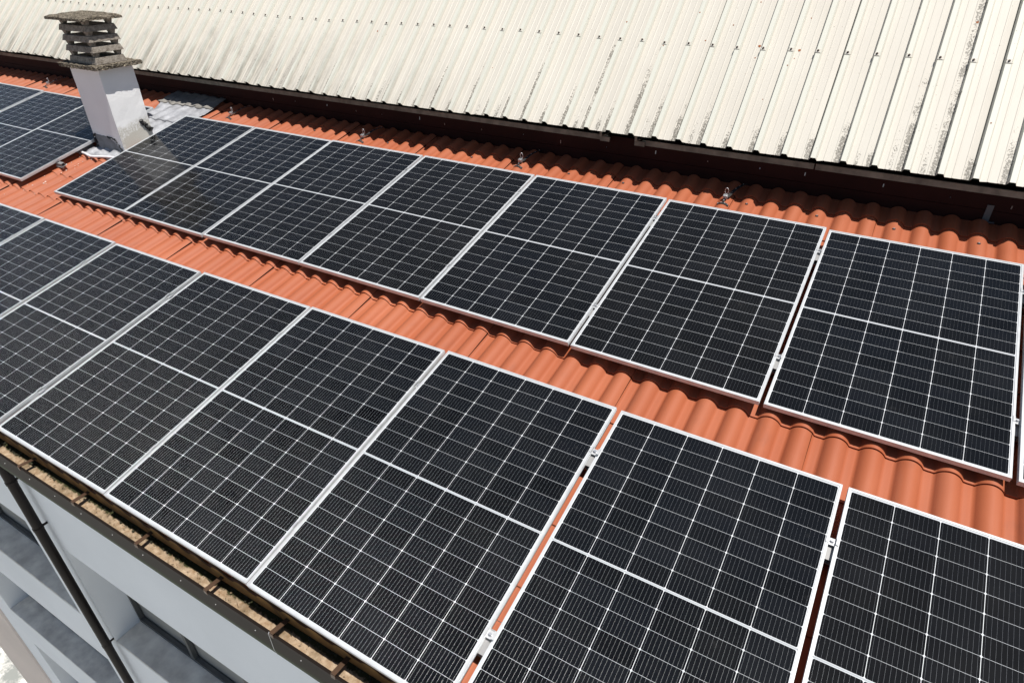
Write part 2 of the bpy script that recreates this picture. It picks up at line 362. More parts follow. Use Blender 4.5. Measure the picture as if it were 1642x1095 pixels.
# ------------------------------------------------------------ the house
house = empty('house'); tag(house, 'white plastered house with a terracotta lower roof under a cream corrugated upper roof', 'house')
WY = 0.45
ops = [(-8.93, -5.06, -4.46, -2.79), (-4.32, -1.25, -4.46, -2.79), (-8.93, -5.06, -7.15, -5.42), (-4.32, -1.25, -7.15, -5.42),
       (-8.93, -5.06, -9.85, -8.12), (-4.32, -1.25, -9.85, -8.12), (0.2, 3.6, -4.46, -2.79), (0.2, 3.6, -7.15, -5.42)]
wl = MB()
xs = sorted({XL + .2, XR_ - .2} | {o[0] for o in ops} | {o[1] for o in ops}); zs = sorted({-24.0, 0.0} | {o[2] for o in ops} | {o[3] for o in ops})
for i in range(len(xs) - 1):
    for j in range(len(zs) - 1):
        cx, cz = (xs[i] + xs[i + 1]) / 2, (zs[j] + zs[j + 1]) / 2
        if any(a < cx < b and c < cz < d for a, b, c, d in ops): continue
        wl.add([(xs[i], WY, zs[j]), (xs[i + 1], WY, zs[j]), (xs[i + 1], WY, zs[j + 1]), (xs[i], WY, zs[j + 1])], [(0, 1, 2, 3)])
DP = 0.31
for a, b, c, d in ops:
    wl.add([(a, WY, c), (a, WY + DP, c), (a, WY + DP, d), (a, WY, d)], [(0, 1, 2, 3)])
    wl.add([(b, WY, c), (b, WY + DP, c), (b, WY + DP, d), (b, WY, d)], [(3, 2, 1, 0)])
    wl.add([(a, WY, d), (b, WY, d), (b, WY + DP, d), (a, WY + DP, d)], [(0, 1, 2, 3)])
    wl.add([(a, WY, c), (b, WY, c), (b, WY + DP, c), (a, WY + DP, c)], [(3, 2, 1, 0)])
# ends and back of the building
x0, x1 = XL + .2, XR_ - .2
wl.add([(x0, WY, -24.0), (x0, WY, 0), (x0, 9.5, 0), (x0, 9.5, -24.0)], [(0, 1, 2, 3)])
wl.add([(x1, WY, -24.0), (x1, WY, 0), (x1, 9.5, 0), (x1, 9.5, -24.0)], [(3, 2, 1, 0)])
wl.add([(x0, 9.5, -24.0), (x1, 9.5, -24.0), (x1, 9.5, 1), (x0, 9.5, 1)], [(3, 2, 1, 0)])
for X in (x0, x1):
    wl.add([(X, WY, 0), (X, 4.33, 0.0), (X, 4.33, 0.80), (X, WY, -0.06)], [(0, 1, 2, 3)])
wl.build('wall', M['plaster'], house)
bay = MB(); bay.box(XL + .19, -9.72, WY - .035, WY - .001, -24.0, -.2); bay.build('tinted_corner_bay', M['bounceplaster'], house)  # layer added over the corner bay, its beige stands for ground bounce
for a, b, c, d in ops:
    s_ = MB(); s_.box(a + .002, b - .002, WY + .004, WY + DP - .001, c, c + .022)
    k = a + .5
    while k < b - .2:
        s_.tube([(k, WY + .11, c + .0225), (k, WY + .11, c + .0235)], 0.012, 8); k += 1.15
    s_.build('window_sill', M['sill'], house)
    fr = MB()
    yb = WY + DP
    fr.box(a, b, yb, yb + .05, c, c + .07); fr.box(a, b, yb, yb + .05, d - .06, d)
    n = 3
    for i in range(n + 1):
        xx = a + (b - a) * i / n
        fr.box(max(a, xx - .03), min(b, xx + .03), yb, yb + .05, c + .07, d - .06)
    wd = fr.build('window', M['winframe'], house)
    pn = MB(); pn.box(a, b, yb + .06, yb + .07, c, d); pn.build('pane', M['glass'], wd)

# --- lower roof: pressed sheets with tile courses
PW = 0.1700; CR0 = 2.070; SH = 6; COURSE = 0.3575; V0 = 0.264
ZC, ZV = -0.066, -0.111
def prof(t):                                          # t in [0,1), crest at 0
    t = t - math.floor(t + 0.5); a = abs(t)
    if a < 0.335: return ZV + 0.003 + (ZC - ZV - 0.003) * (cos(a / 0.335 * pi / 2) ** 0.62)
    if t > 0: return ZV + 0.003 * (1 - (a - .335) / .165)
    return ZV + 0.001
VEND0, VEND1 = 0.015, 4.385
steps = [VEND0] + [V0 + COURSE * k for k in range(0, 13) if V0 + COURSE * k < VEND1] + [VEND1]
roof = MB()
roof.box(XL, XR_, 0.035, 4.40, -0.185, -0.125, 0, ROOF)
roof_o = roof.build('tiled_roof', M['foam'], house); roof_o['label'] = 'terracotta coloured tile profile roof with a foam edge'
seam_t = 0.30
k0 = math.floor((XL - CR0) / (PW * SH)) - 1
for k in range(k0, k0 + 40):
    ua = CR0 + (k * SH + seam_t) * PW; ub = ua + SH * PW
    # the seam falls at u = CR0 - 13.7 pitches
    ua -= PW * 0; 
    a_, b_ = max(ua, XL), min(ub, XR_)
    if b_ - a_ < 0.02: continue
    n = max(2, int(round((b_ - a_) / PW * 18)))
    us = [a_ + (b_ - a_) * i / n for i in range(n + 1)]
    rr = random.Random(k * 13 + 5); dz = rr.uniform(-.0012, .0012)
    sh = MB()
    edge = 0.003
    for j in range(len(steps) - 1):
        va, vb = steps[j], steps[j + 1]
        full = COURSE
        rows = []
        for v, lift in ((va, 0.0105), (va + 0.012, 0.0115), (vb, 0.0115 * (1 - (vb - va) / full) if j > 0 else 0.0)):
            rows.append([(u, v, prof((u - CR0) / PW) + lift + dz + (edge if i == n else 0)) for i, u in enumerate(us)])
        vs = [p for R in rows for p in R]; w_ = n + 1
        fs = [(r * w_ + i, r * w_ + i + 1, (r + 1) * w_ + i + 1, (r + 1) * w_ + i) for r in range(2) for i in range(n)]
        sh.add(vs, fs, 0, True)
        # riser below the lower lip
        zb = [(u, va + 0.003, prof((u - CR0) / PW) + dz - 0.001) for u in us]
        sh.add(rows[0] + zb, [(i, w_ + i, w_ + i + 1, i + 1) for i in range(n)], 0, False)
    # side lip over the neighbouring sheet
    e = us[-1]; ze = prof((e - CR0) / PW)
    if b_ == ub:
        sh.add([(e, VEND0, ze - .002), (e, VEND1, ze - .002), (e, VEND1, ze + .014), (e, VEND0, ze + .014)], [(3, 2, 1, 0)], 1)
    sh.v = [tuple(ROOF @ Vector(p)) for p in sh.v]
    o = sh.build('roof_sheet', [M['tile'], M['brown']], roof_o)
# foam front edge below the sheets
fe = MB(); n = int((XR_ - XL) / PW * 10); us = [XL + (XR_ - XL) * i / n for i in range(n + 1)]
vs = [(u, 0.014, prof((u - CR0) / PW) - .002) for u in us] + [(u, -0.004, -0.200) for u in us] + [(u, 0.034, -0.205) for u in us]
w_ = n + 1
fe.add([ROOF @ Vector(p) for p in vs], [(w_ + i, w_ + i + 1, i + 1, i) for i in range(n)] + [(2 * w_ + i, 2 * w_ + i + 1, w_ + i + 1, w_ + i) for i in range(n)])
for k in range(k0, k0 + 40):                          # slanting joints in the foam
    u = CR0 + (k * SH + seam_t) * PW
    if XL < u < XR_ - .2:
        fe.add([ROOF @ Vector(p) for p in [(u, .0080, -.118), (u + .006, .0080, -.118), (u + .05, -.0042, -.196), (u + .044, -.0042, -.196)]], [(3, 2, 1, 0)], 1)
fe.add([ROOF @ Vector(p) for p in [(u, .0105, prof((u - CR0) / PW) + .002) for u in us] + [(u, .0075, prof((u - CR0) / PW) - .030) for u in us]], [(w_ + i, w_ + i + 1, i + 1, i) for i in range(n)], 2)  # maroon strip along the foam top, painting the shade under the panel edge
fe.build('insulation_edge', [M['foam'], M['black'], M['wallredbrown']], roof_o)
# closure behind the last course
cl = MB(); cl.box(XL, XR_, 4.388, 4.50, -0.125, -0.103, 0, ROOF); cl.build('closure_strip', M['tile'], roof_o)
# tile screws on crests
scr = MB(); scr.tube([(0, 0, 0), (0, 0, .004)], .011, 10, 1); scr.tube([(0, 0, .004), (0, 0, .009)], .0055, 6)
scr0 = None
for k, u in enumerate([1.73, 2.24, 2.75, 1.22, 0.20, -0.31, -1.33, -2.35, -3.37]):
    uu = CR0 + round((u - CR0) / PW) * PW
    if scr0 is None: scr0 = scr.build('roof_screw', [M['steel'], M['black']], roof_o); o = scr0
    else: o = scr0.copy(); COL.objects.link(o)
    o.matrix_world = ROOF @ Matrix.Translation((uu, 4.075, ZC + .0035))

# --- eaves, soffit, gutter
sf = MB(); sf.box(XL + .05, XR_ - .05, 0.145, WY - .002, -0.36, -0.17); sf.build('eaves_board', M['plaster'], house)
gp = [(-.052, -.170), (-.048, -.158), (-.055, -.150), (-.063, -.157), (-.062, -.18), (-.0615, -.29), (-.054, -.335), (-.035, -.372), (0.0, -.398), (.06, -.41), (.13, -.41), (.135, -.15)]
gm = MB(); gm.strip(gp, [XL, XR_], 0, False)
for X, flip in ((XL, 0), (XR_, 1)):
    gm.add([(X, y, z) for y, z in gp[3:]], [tuple(range(len(gp) - 3)) if flip else tuple(reversed(range(len(gp) - 3)))])
gut = gm.build('gutter', M['gutter'], house, 0); gut['label'] = 'brown metal gutter along the lower eaves'
for f in gut.data.polygons: f.use_smooth = False
ins = MB(); ins.strip([(.131, -.15), (.128, -.39), (.0, -.38), (-.05, -.32), (-.056, -.15)], [XL, XR_]); ins.build('lining', M['brownlip'], gut)
# silt lying in the gutter
si = MB(); n = 1400; rr = random.Random(3); ny = 10
for i in range(n + 1):
    X = XL + .01 + (XR_ - XL - .02) * i / n
    for j in range(ny + 1):
        Y = -.0555 + .185 * j / ny
        si.v.append((X, Y, -.212 + .006 * sin(X * 3.1) + rr.uniform(-.004, .004) + (.010 * rr.random() if j > 3 else 0)))
for i in range(n):
    for j in range(ny):
        a = i * (ny + 1) + j; si.f.append((a, a + ny + 1, a + ny + 2, a + 1)); si.mi.append(0); si.sm.append(True)
tag(si.build('gutter_silt', M['silt']), 'tan sandy silt lying along the bottom of the brown gutter', 'silt', kind='stuff')
db = MB(); rr = random.Random(11)
def clod(mb, c, r, rr, mi=0):
    vs = []
    for th in (-.9, 0, .9):
        for k in range(5):
            a = 2 * pi * k / 5 + th; q = r * rr.uniform(.6, 1.2)
            vs.append((c[0] + cos(a) * cos(th) * q, c[1] + sin(a) * cos(th) * q, c[2] + sin(th) * q * .7))
    fs = [(j * 5 + k, j * 5 + (k + 1) % 5, (j + 1) * 5 + (k + 1) % 5, (j + 1) * 5 + k) for j in range(2) for k in range(5)] + [(10, 11, 12, 13, 14)]
    mb.add(vs, fs, mi)
for i in range(4200):
    X = rr.uniform(-5.5, 1.3); Y = .122 - abs(rr.gauss(0, .065))
    if Y < -.045: continue
    mi = 0 if rr.random() < (.90 if Y > .004 else .35) else 1
    clod(db, (X, Y, -.203 + rr.uniform(0, .006)), rr.uniform(.003, .010) if Y > .008 else rr.uniform(.0015, .004), rr, mi)
for k in range(420):
    X = rr.uniform(-5.5, 1.3); Y = rr.uniform(-.03, .11); a = rr.uniform(0, pi); l = rr.uniform(.012, .04)
    db.tube([(X, Y, -.200), (X + cos(a) * l, Y + sin(a) * l * .5, -.196 + rr.uniform(0, .01))], .0014, 4, rr.choice((0, 1)))
tag(db.build('leaf_litter', [M['gutterdark'], M['silt']]), 'dark rotted leaf litter lying on the silt in the gutter', 'leaf litter', kind='stuff')
# straps across the gutter
st = MB(); st.box(-.0125, .0125, -.064, .05, .0, .004, 0, Matrix.Rotation(radians(-6), 4, 'X')); st.box(-.0125, .0125, -.066, -.0635, -.02, .003)
st0 = None
for X in (-4.45, -3.85, -3.25, -2.65, -2.05, -1.46, -.87, -.27, .20, .56, 1.15, 1.75, 2.35):
    if st0 is None: st0 = st.build('gutter_strap', M['brownlip'], gut); o = st0
    else: o = st0.copy(); COL.objects.link(o)
    o.location = (X + random.uniform(-.02, .02), 0, -.1485); o.rotation_euler = (random.uniform(-.05, .05), 0, random.uniform(-.10, .10))
jn = MB(); jn.strip([(y - .0016 if y < 0 else y, z) for y, z in gp[2:9]], [.158, .163]); jn.build('joint', M['aludull'], gut)
rv = MB(); rv.tube([(0, -.0615, 0), (0, -.0645, 0)], .0028, 6); rv0 = rv.build('rivet', M['steel'], gut)
for k in range(24):
    o = rv0 if k == 0 else rv0.copy()
    if k: COL.objects.link(o)
    o.location = (-4.6 + k * .29 + random.uniform(-.03, .03), 0, -.215 + random.uniform(-.006, .006))
# --- downpipe
PX, PY = -4.33, 0.36
dp = MB(); dp.tube([(PX, .05, -.38), (PX, .06, -.46), (PX, .12, -.56), (PX, .28, -.76), (PX, .345, -.86), (PX, PY, -1.0), (PX, PY, -2.52)], .044, 18)
dp.tube([(PX, PY, -2.40), (PX, PY, -4.45)], .0455, 18); dp.tube([(PX, PY, -4.36), (PX, PY, -23.9)], .044, 18)
dpo = dp.build('downpipe', M['brown'], house)
for Z in (-1.78, -2.42, -4.40, -6.4, -8.4):
    c = MB(); c.tube([(PX, PY, Z), (PX, PY, Z + .035)], .049, 18); c.box(PX - .008, PX + .008, PY + .04, WY - .001, Z + .008, Z + .027); c.build('pipe_collar', M['brown'], dpo)

# --- red brown upstand under the upper eave, ledge and wall
fa = MB()
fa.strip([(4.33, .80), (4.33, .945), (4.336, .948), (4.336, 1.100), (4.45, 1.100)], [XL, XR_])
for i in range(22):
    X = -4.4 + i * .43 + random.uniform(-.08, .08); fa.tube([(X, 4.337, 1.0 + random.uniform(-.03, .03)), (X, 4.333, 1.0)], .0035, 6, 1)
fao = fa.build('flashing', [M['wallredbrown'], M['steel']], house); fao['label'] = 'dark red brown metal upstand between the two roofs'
sp_ = MB(); sp_.box(2.755, 2.795, 4.322, 4.3295, .872, .985); sp_.box(2.73, 2.83, 4.31, 4.3295, .866, .8715); sp_.build('strap', M['strapdark'], fao)
for a, b in ((XL, -.095), (.225, 1.60), (1.612, XR_)):
    lg = MB(); lg.box(a, b, 4.300, 4.335, 1.066, 1.110); rough_up(lg, .001, 2); lg.build('ledge_board', M['ledge'], house)
for X in (-.13, .19):
    q = MB(); q.box(X, X + .02, 4.28, 4.47, 1.111, 1.119); q.box(X, X + .02, 4.20, 4.21, 1.12, 1.30); q.box(X, X + .02, 4.21, 4.28, 1.12, 1.128); q.box(X - .03, X + .06, 4.285, 4.2985, 1.06, 1.10); q.build('gutter_bracket', M['ledge'], house)
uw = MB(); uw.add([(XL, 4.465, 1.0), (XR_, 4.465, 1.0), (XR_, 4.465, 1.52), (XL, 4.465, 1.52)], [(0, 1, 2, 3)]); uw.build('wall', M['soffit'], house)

# --- upper corrugated roof: local x along the eave, local y up the slope
PHI = radians(43.5)
UR = Matrix.Translation((0, 4.07, 1.2)) @ Matrix.Rotation(PHI, 4, 'X')
def rprof(t):                                         # offsets from rib centre over one pitch -> height
    return [(-.025, .0), (-.0145, .033), (.0185, .033), (.0295, .0), (.068, .0), (.0715, .0022), (.0775, .0022), (.081, .0), (.123, .0), (.1265, .0022), (.1325, .0022), (.136, .0)]
ur = MB(); LEN = 3.3
k = math.floor((XL - .4 - RIB0) / PITCH2); pr = []
while RIB0 + k * PITCH2 < XR_ + .4:
    stag = .0035 if (k % 5) in (0,) else 0
    for dx_, h in rprof(0): pr.append((RIB0 + k * PITCH2 + dx_, h + .0022 * ((k // 5) % 2)))
    k += 1
rr = random.Random(21); ns = 2; cuts = [0.0, .45, 1.0, 1.9, LEN]
sheet_j = {}
def jag(x): 
    q = math.floor((x - RIB0 - .06) / 1.0); return sheet_j.setdefault(q, rr.uniform(-.010, .010))
vs = []
for j, s_ in enumerate(cuts):
    for x, h in pr: vs.append((x, s_ + (jag(x) if j == 0 else 0), h))
w_ = len(pr)
ur.add(vs, [(j * w_ + i, j * w_ + i + 1, (j + 1) * w_ + i + 1, (j + 1) * w_ + i) for j in range(len(cuts) - 1) for i in range(w_ - 1)], 0)
# underside 1 mm lower, with the cut edge closed
vb = [(x, y, z - .0012) for x, y, z in vs]
ur.add(vb, [(j * w_ + i, (j + 1) * w_ + i, (j + 1) * w_ + i + 1, j * w_ + i + 1) for j in range(len(cuts) - 1) for i in range(w_ - 1)], 1)
ur.add(vs[:w_] + vb[:w_], [(i, w_ + i, w_ + i + 1, i + 1) for i in range(w_ - 1)], 0)
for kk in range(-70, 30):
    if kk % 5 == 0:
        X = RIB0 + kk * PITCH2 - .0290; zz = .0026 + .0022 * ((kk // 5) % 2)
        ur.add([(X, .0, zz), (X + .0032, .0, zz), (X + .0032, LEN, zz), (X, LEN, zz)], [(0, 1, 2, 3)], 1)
def disc(mb, x, y, r, mi, z=.0012, n=9):
    t = (x - RIB0) / PITCH2; d = (t - math.floor(t + .1)) * PITCH2
    z += .0022 * ((math.floor(t + .1) // 5) % 2) + (.033 if -.0145 < d < .0185 else 0)
    mb.add([(x + cos(2 * pi * k / n) * r * rr.uniform(.7, 1.1), y + sin(2 * pi * k / n) * r * rr.uniform(.8, 1.3), z) for k in range(n)], [tuple(range(n))], mi)
URO = None
def put_roof(px_, py_):                                # image measurements of marks, kept as roof coordinates
    return px_, py_
spots = [(1.262, .905, .011), (.957, .81, .006), (.93, .66, .006), (1.245, .83, .0045), (1.22, .74, .0055), (1.27, 1.20, .006), (.85, 1.33, .006), (.70, 1.10, .006), (.62, 1.32, .006), (.96, .92, .012),
         (2.36, 1.23, .010), (2.13, .68, .007), (2.03, .79, .004), (.52, .94, .006), (.40, 1.18, .006), (-4.05, .22, .02), (-2.9, .8, .009), (-.2, 1.05, .007), (1.98, 1.33, .008), (.20, .84, .006), (1.12, .45, .004), (-1.35, .5, .004), (2.6, .42, .006)]
for x, y, r in spots: disc(ur, x, y, r, 2)
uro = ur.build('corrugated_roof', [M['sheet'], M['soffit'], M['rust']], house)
uro.matrix_world = UR; uro['label'] = 'cream painted corrugated metal upper roof with grey lichen streaks'
# rear slope and ridge, unseen from here but closing the roof
rs = MB(); a = UR @ Vector((0, LEN, 0)); rs.add([(XL - .4, a.y, a.z), (XR_ + .4, a.y, a.z), (XR_ + .4, 9.7, 1.0), (XL - .4, 9.7, 1.0)], [(0, 1, 2, 3)])
rs.add([(XL - .1, 4.47, 1.0), (XL - .1, a.y, a.z - .08), (XL - .1, 9.5, 1.0)], [(0, 1, 2)]); rs.add([(XR_ + .1, 4.47, 1.0), (XR_ + .1, a.y, a.z - .08), (XR_ + .1, 9.5, 1.0)], [(2, 1, 0)])
rs.build('rear_roof_slope', M['sheet'], house)
rc = MB(); rc.tube([(XL - .4, a.y, a.z + .0), (XR_ + .4, a.y, a.z + .0)], .09, 12); rc.build('ridge_cap', M['sheet'], house)
# screws with saddle washers in one row
sw = MB()
sw.frustum(-.017, .017, -.016, .016, .0, .003, .002, 0); sw.tube([(0, 0, .003), (0, 0, .006)], .0085, 10, 1); sw.tube([(0, 0, .006), (0, 0, .013)], .0052, 6, 1)
sw.add([(-.024, -.019, .0018), (.026, -.019, .0018), (.026, -.0165, .0018), (-.024, -.0165, .0018)], [(0, 1, 2, 3)], 1)
M['screwdark'] = simple('tarnished_screw', (0.07, 0.055, 0.045), 0.6, 0.4, 0.3, 50)
sw0 = None
for k in range(-62, 12):
    X = RIB0 + k * PITCH2 + .001
    if sw0 is None: sw0 = sw.build('roof_screw', [M['sheet'], M['screwdark']], uro); o = sw0
    else: o = sw0.copy(); COL.objects.link(o)
    t = random.Random(k)
    o.location = (X + t.uniform(-.004, .004), .885 + .014 * sin(k * .3) + t.uniform(-.006, .006), .0332 + .0022 * ((k // 5) % 2))

# ------------------------------------------------------------ chimney
cx0, cx1, cy0, cy1 = -5.765, -5.245, 2.93, 3.31
cb = MB(); nseg = 12
def grid_box(mb, x0, x1, y0, y1, z0, z1, n, amt, seed, mi=0):
    r = random.Random(seed); cache = {}
    def P(i, j, k_):
        key = (i, j, k_)
        if key not in cache:
            cache[key] = (x0 + (x1 - x0) * i / n[0] + r.uniform(-amt, amt), y0 + (y1 - y0) * j / n[1] + r.uniform(-amt, amt), z0 + (z1 - z0) * k_ / n[2] + r.uniform(-amt, amt)); mb.v.append(cache[key]); idx[key] = len(mb.v) - 1
        return idx[key]
    idx = {}
    def face(q): mb.f.append(tuple(q)); mb.mi.append(mi); mb.sm.append(False)
    nx, ny_, nz = n
    for i in range(nx):
        for j in range(ny_):
            face([P(i, j, 0), P(i, j + 1, 0), P(i + 1, j + 1, 0), P(i + 1, j, 0)]); face([P(i, j, nz), P(i + 1, j, nz), P(i + 1, j + 1, nz), P(i, j + 1, nz)])
    for i in range(nx):
        for k_ in range(nz):
            face([P(i, 0, k_), P(i + 1, 0, k_), P(i + 1, 0, k_ + 1), P(i, 0, k_ + 1)]); face([P(i, ny_, k_), P(i, ny_, k_ + 1), P(i + 1, ny_, k_ + 1), P(i + 1, ny_, k_)])
    for j in range(ny_):
        for k_ in range(nz):
            face([P(0, j, k_), P(0, j, k_ + 1), P(0, j + 1, k_ + 1), P(0, j + 1, k_)]); face([P(nx, j, k_), P(nx, j + 1, k_), P(nx, j + 1, k_ + 1), P(nx, j, k_ + 1)])
grid_box(cb, cx0, cx1, cy0, cy1, .50, 1.452, (5, 4, 9), .0018, 4)
chim = cb.build('chimney', M['chim'], house); chim['label'] = 'white stucco chimney with a stacked concrete cap'
slab = MB(); grid_box(slab, -5.845, -5.165, 2.862, 3.385, 1.454, 1.492, (22, 18, 2), .006, 5); slab.build('base_slab', M['conc'], chim)
rx0, rx1, ry0, ry1 = -5.735, -5.238, 2.932, 3.272
def ring(z0, z1, name='cap_ring'):
    r_ = MB(); d = .016
    o_b = [(rx0, ry0), (rx1, ry0), (rx1, ry1), (rx0, ry1)]; o_t = [(rx0 + d, ry0 + d), (rx1 - d, ry0 + d), (rx1 - d, ry1 - d), (rx0 + d, ry1 - d)]
    w2 = .07; i_b = [(rx0 + w2, ry0 + w2), (rx1 - w2, ry0 + w2), (rx1 - w2, ry1 - w2), (rx0 + w2, ry1 - w2)]
    vs = [(x, y, z0) for x, y in o_b] + [(x, y, z1) for x, y in o_t] + [(x, y, z0) for x, y in i_b] + [(x, y, z1) for x, y in i_b]
    fs = []
    for k in range(4):
        q = (k + 1) % 4
        fs += [(k, q, 4 + q, 4 + k), (8 + q, 8 + k, 12 + k, 12 + q), (4 + k, 4 + q, 12 + q, 12 + k), (q, k, 8 + k, 8 + q)]
    r_.add(vs, fs); return r_.build(name, M['ring'], chim, .004)
for z0, z1 in ((1.494, 1.560), (1.606, 1.663), (1.704, 1.761), (1.802, 1.859)): ring(z0, z1)
for z0, z1 in ((1.561, 1.605), (1.664, 1.703), (1.762, 1.801), (1.860, 1.904)):
    for x in (rx0 + .03, rx1 - .075):
        for y in (ry0 + .03, ry1 - .070):
            p = MB(); p.frustum(x, x + .045, y, y + .04, z0, z1, -.010); p.build('cap_post', M['ring'], chim)
tp = MB(); N = 16
for i in range(N + 1):
    for j in range(N + 1):
        a, b = i / N, j / N; X = -5.80 + .615 * a; Y = 2.872 + .45 * b
        hh = max(0, 1 - 2 * max(abs(a - .5), abs(b - .5)))
        tp.v.append((X + random.uniform(-.005, .005), Y + random.uniform(-.005, .005), 1.930 + .045 * hh ** .6 + random.uniform(-.004, .005)))
for i in range(N):
    for j in range(N): a = i * (N + 1) + j; tp.f.append((a, a + N + 1, a + N + 2, a + 1)); tp.mi.append(0); tp.sm.append(False)
ed = [i * (N + 1) for i in range(N + 1)] + [N * (N + 1) + j for j in range(1, N + 1)] + [i * (N + 1) + N for i in range(N - 1, -1, -1)] + [j for j in range(N - 1, 0, -1)]
base = len(tp.v)
for e in ed: x, y, z = tp.v[e]; tp.v.append((x, y, 1.906))
L_ = len(ed)
for k in range(L_): tp.f.append((ed[k], base + k, base + (k + 1) % L_, ed[(k + 1) % L_])); tp.mi.append(0); tp.sm.append(False)
tp.f.append(tuple(base + k for k in range(L_))); tp.mi.append(0); tp.sm.append(False)
tp.build('cap_slab', M['conc'], chim)
# plaster mesh band and black sealant at the foot of the lit face
def rf(u, v, z): return ROOF @ Vector((u, v, z))
def ztile(y): return (y * ST / CT) - .10 / CT
pm = MB(); q = []
N = 14
for i in range(N + 1):
    Y = cy0 + .03 + (cy1 - cy0 - .05) * i / N; q.append((cx1 + .003, Y, ztile(Y) + .03))
for i in range(N + 1):
    Y = cy0 + .03 + (cy1 - cy0 - .05) * i / N; q.append((cx1 + .003, Y, ztile(Y) + .185 + .02 * i / N + random.uniform(-.012, .012)))
pm.add(q, [(i, i + 1, N + 2 + i, N + 1 + i) for i in range(N)]); pm.build('plaster_mesh', M['mesh'], chim)
def blob_strip(name, pts, r, seed, nrm):
    rr = random.Random(seed); b = MB()
    for i in range(len(pts) - 1):
        A, B = Vector(pts[i]), Vector(pts[i + 1]); n_ = max(2, int((B - A).length / .006))
        for k in range(n_):
            P = A.lerp(B, k / n_) + Vector((rr.uniform(-1, 1), rr.uniform(-1, 1), rr.uniform(-1, 1))) * r * .6
            clod(b, P, r * rr.uniform(.5, 1.1), rr)
    return b.build(name, M['tar'], chim)
blob_strip('sealant', [(cx1 + .004, cy1 - .095, ztile(cy1) + .245), (cx1 + .006, cy1 - .04, ztile(cy1) + .17), (cx1 + .008, cy1 - .005, ztile(cy1) + .12)], .024, 1, 0)
blob_strip('sealant', [(cx0 + .035, cy0 - .008, ztile(cy0) + .20), (cx0 + .02, cy0 - .012, ztile(cy0) + .05)], .016, 2, 0)
blob_strip('sealant', [(cx1 - .24, cy0 - .006, ztile(cy0) + .19), (cx1 - .12, cy0 - .008, ztile(cy0) + .18), (cx1 - .05, cy0 - .010, ztile(cy0) + .11), (cx1 + .0, cy0 - .014, ztile(cy0) + .03)], .011, 3, 0)
# lead apron in front of the chimney
def drape(name, mat, us_, vs_, zf, n, amt, seed, parent, smooth=True):
    r = random.Random(seed); b = MB()
    for i in range(n[0] + 1):
        for j in range(n[1] + 1):
            a, c_ = i / n[0], j / n[1]
            u = us_[0] * (1 - a) * (1 - c_) + us_[1] * a * (1 - c_) + us_[2] * a * c_ + us_[3] * (1 - a) * c_
            v = vs_[0] * (1 - a) * (1 - c_) + vs_[1] * a * (1 - c_) + vs_[2] * a * c_ + vs_[3] * (1 - a) * c_
            if i in (0, n[0]) or j in (0, n[1]): u += r.uniform(-1, 1) * .008; v += r.uniform(-1, 1) * .008
            b.v.append(tuple(rf(u, v, zf(u, v) + r.uniform(-amt, amt))))
    for i in range(n[0]):
        for j in range(n[1]): a = i * (n[1] + 1) + j; b.f.append((a, a + n[1] + 1, a + n[1] + 2, a + 1)); b.mi.append(0); b.sm.append(smooth)
    o = b.build(name, mat, parent); sd_ = o.modifiers.new('thick', 'SOLIDIFY'); sd_.thickness = .004; sd_.offset = 1
    return o
soft = lambda u, v: -.058 + .012 * cos((u - CR0) / PW * 2 * pi) + .004 * sin(v * 40 + u * 9)
drape('lead_apron', M['lead'], (-5.92, -5.16, -5.16, -5.92), (2.80, 2.83, 3.02, 3.00), soft, (44, 16), .006, 8, chim)
ap = MB(); q = []
N = 24
for i in range(N + 1):
    t = i / N; X = cx0 + .02 + (cx1 - cx0 - .03) * t; e = 1 - max(0, (t - .45) / .55) ** 1.6
    q.append((X, cy0 - .004, ztile(cy0) + .03)); q.append((X, cy0 - .0035 + random.uniform(-.001, .001), ztile(cy0) + .04 + .155 * e + random.uniform(-.004, .004)))
ap.add(q, [(2 * i, 2 * i + 2, 2 * i + 3, 2 * i + 1) for i in range(N)], 0, True); ap.build('lead_upstand', M['leaddark'], chim)
# lead and felt covering from the chimney up to the wall
soft2 = lambda u, v: -.052 + .009 * cos((u - CR0) / PW * 2 * pi) + .004 * sin(v * 31 + u * 5)
drape('lead_saddle', M['lead'], (-5.80, -5.10, -5.09, -6.06), (3.22, 3.22, 4.15, 4.12), soft2, (46, 40), .0022, 9, chim)
rl = MB(); rl.tube([rf(-5.80 + .72 * i / 20, 3.725 + .004 * sin(i), soft2(-5.8 + .72 * i / 20, 3.72) + .006) for i in range(21)], .014, 8); rl.build('lead_roll', M['lead'], chim)
for a, b in ((-6.10, -5.90), (-5.895, -5.40), (-5.395, -5.13)):
    drape('felt_sheet', M['bitumen'], (a, b, b - .05, a - .05), (4.10, 4.13, 4.42, 4.42), lambda u, v: soft2(u, v) + .009, (12, 14), .003, int(a * -100), chim)

# white conduit from under the left panels to the right ones
cp = [(-6.02, 2.90, -.055), (-5.90, 2.855, -.052), (-5.831, 2.824, -.044), (-5.76, 2.806, -.040), (-5.695, 2.799, -.038), (-5.62, 2.782, -.038), (-5.561, 2.776, -.038), (-5.49, 2.79, -.038), (-5.432, 2.813, -.040), (-5.34, 2.835, -.042), (-5.272, 2.850, -.044), (-5.10, 2.86, -.05), (-4.95, 2.86, -.055)]
cd = MB(); cd.tube([rf(*p) for p in cp], .0135, 12); tag(cd.build('conduit', M['conduit']), 'white plastic conduit lying on the tiles at the foot of the chimney', 'conduit')
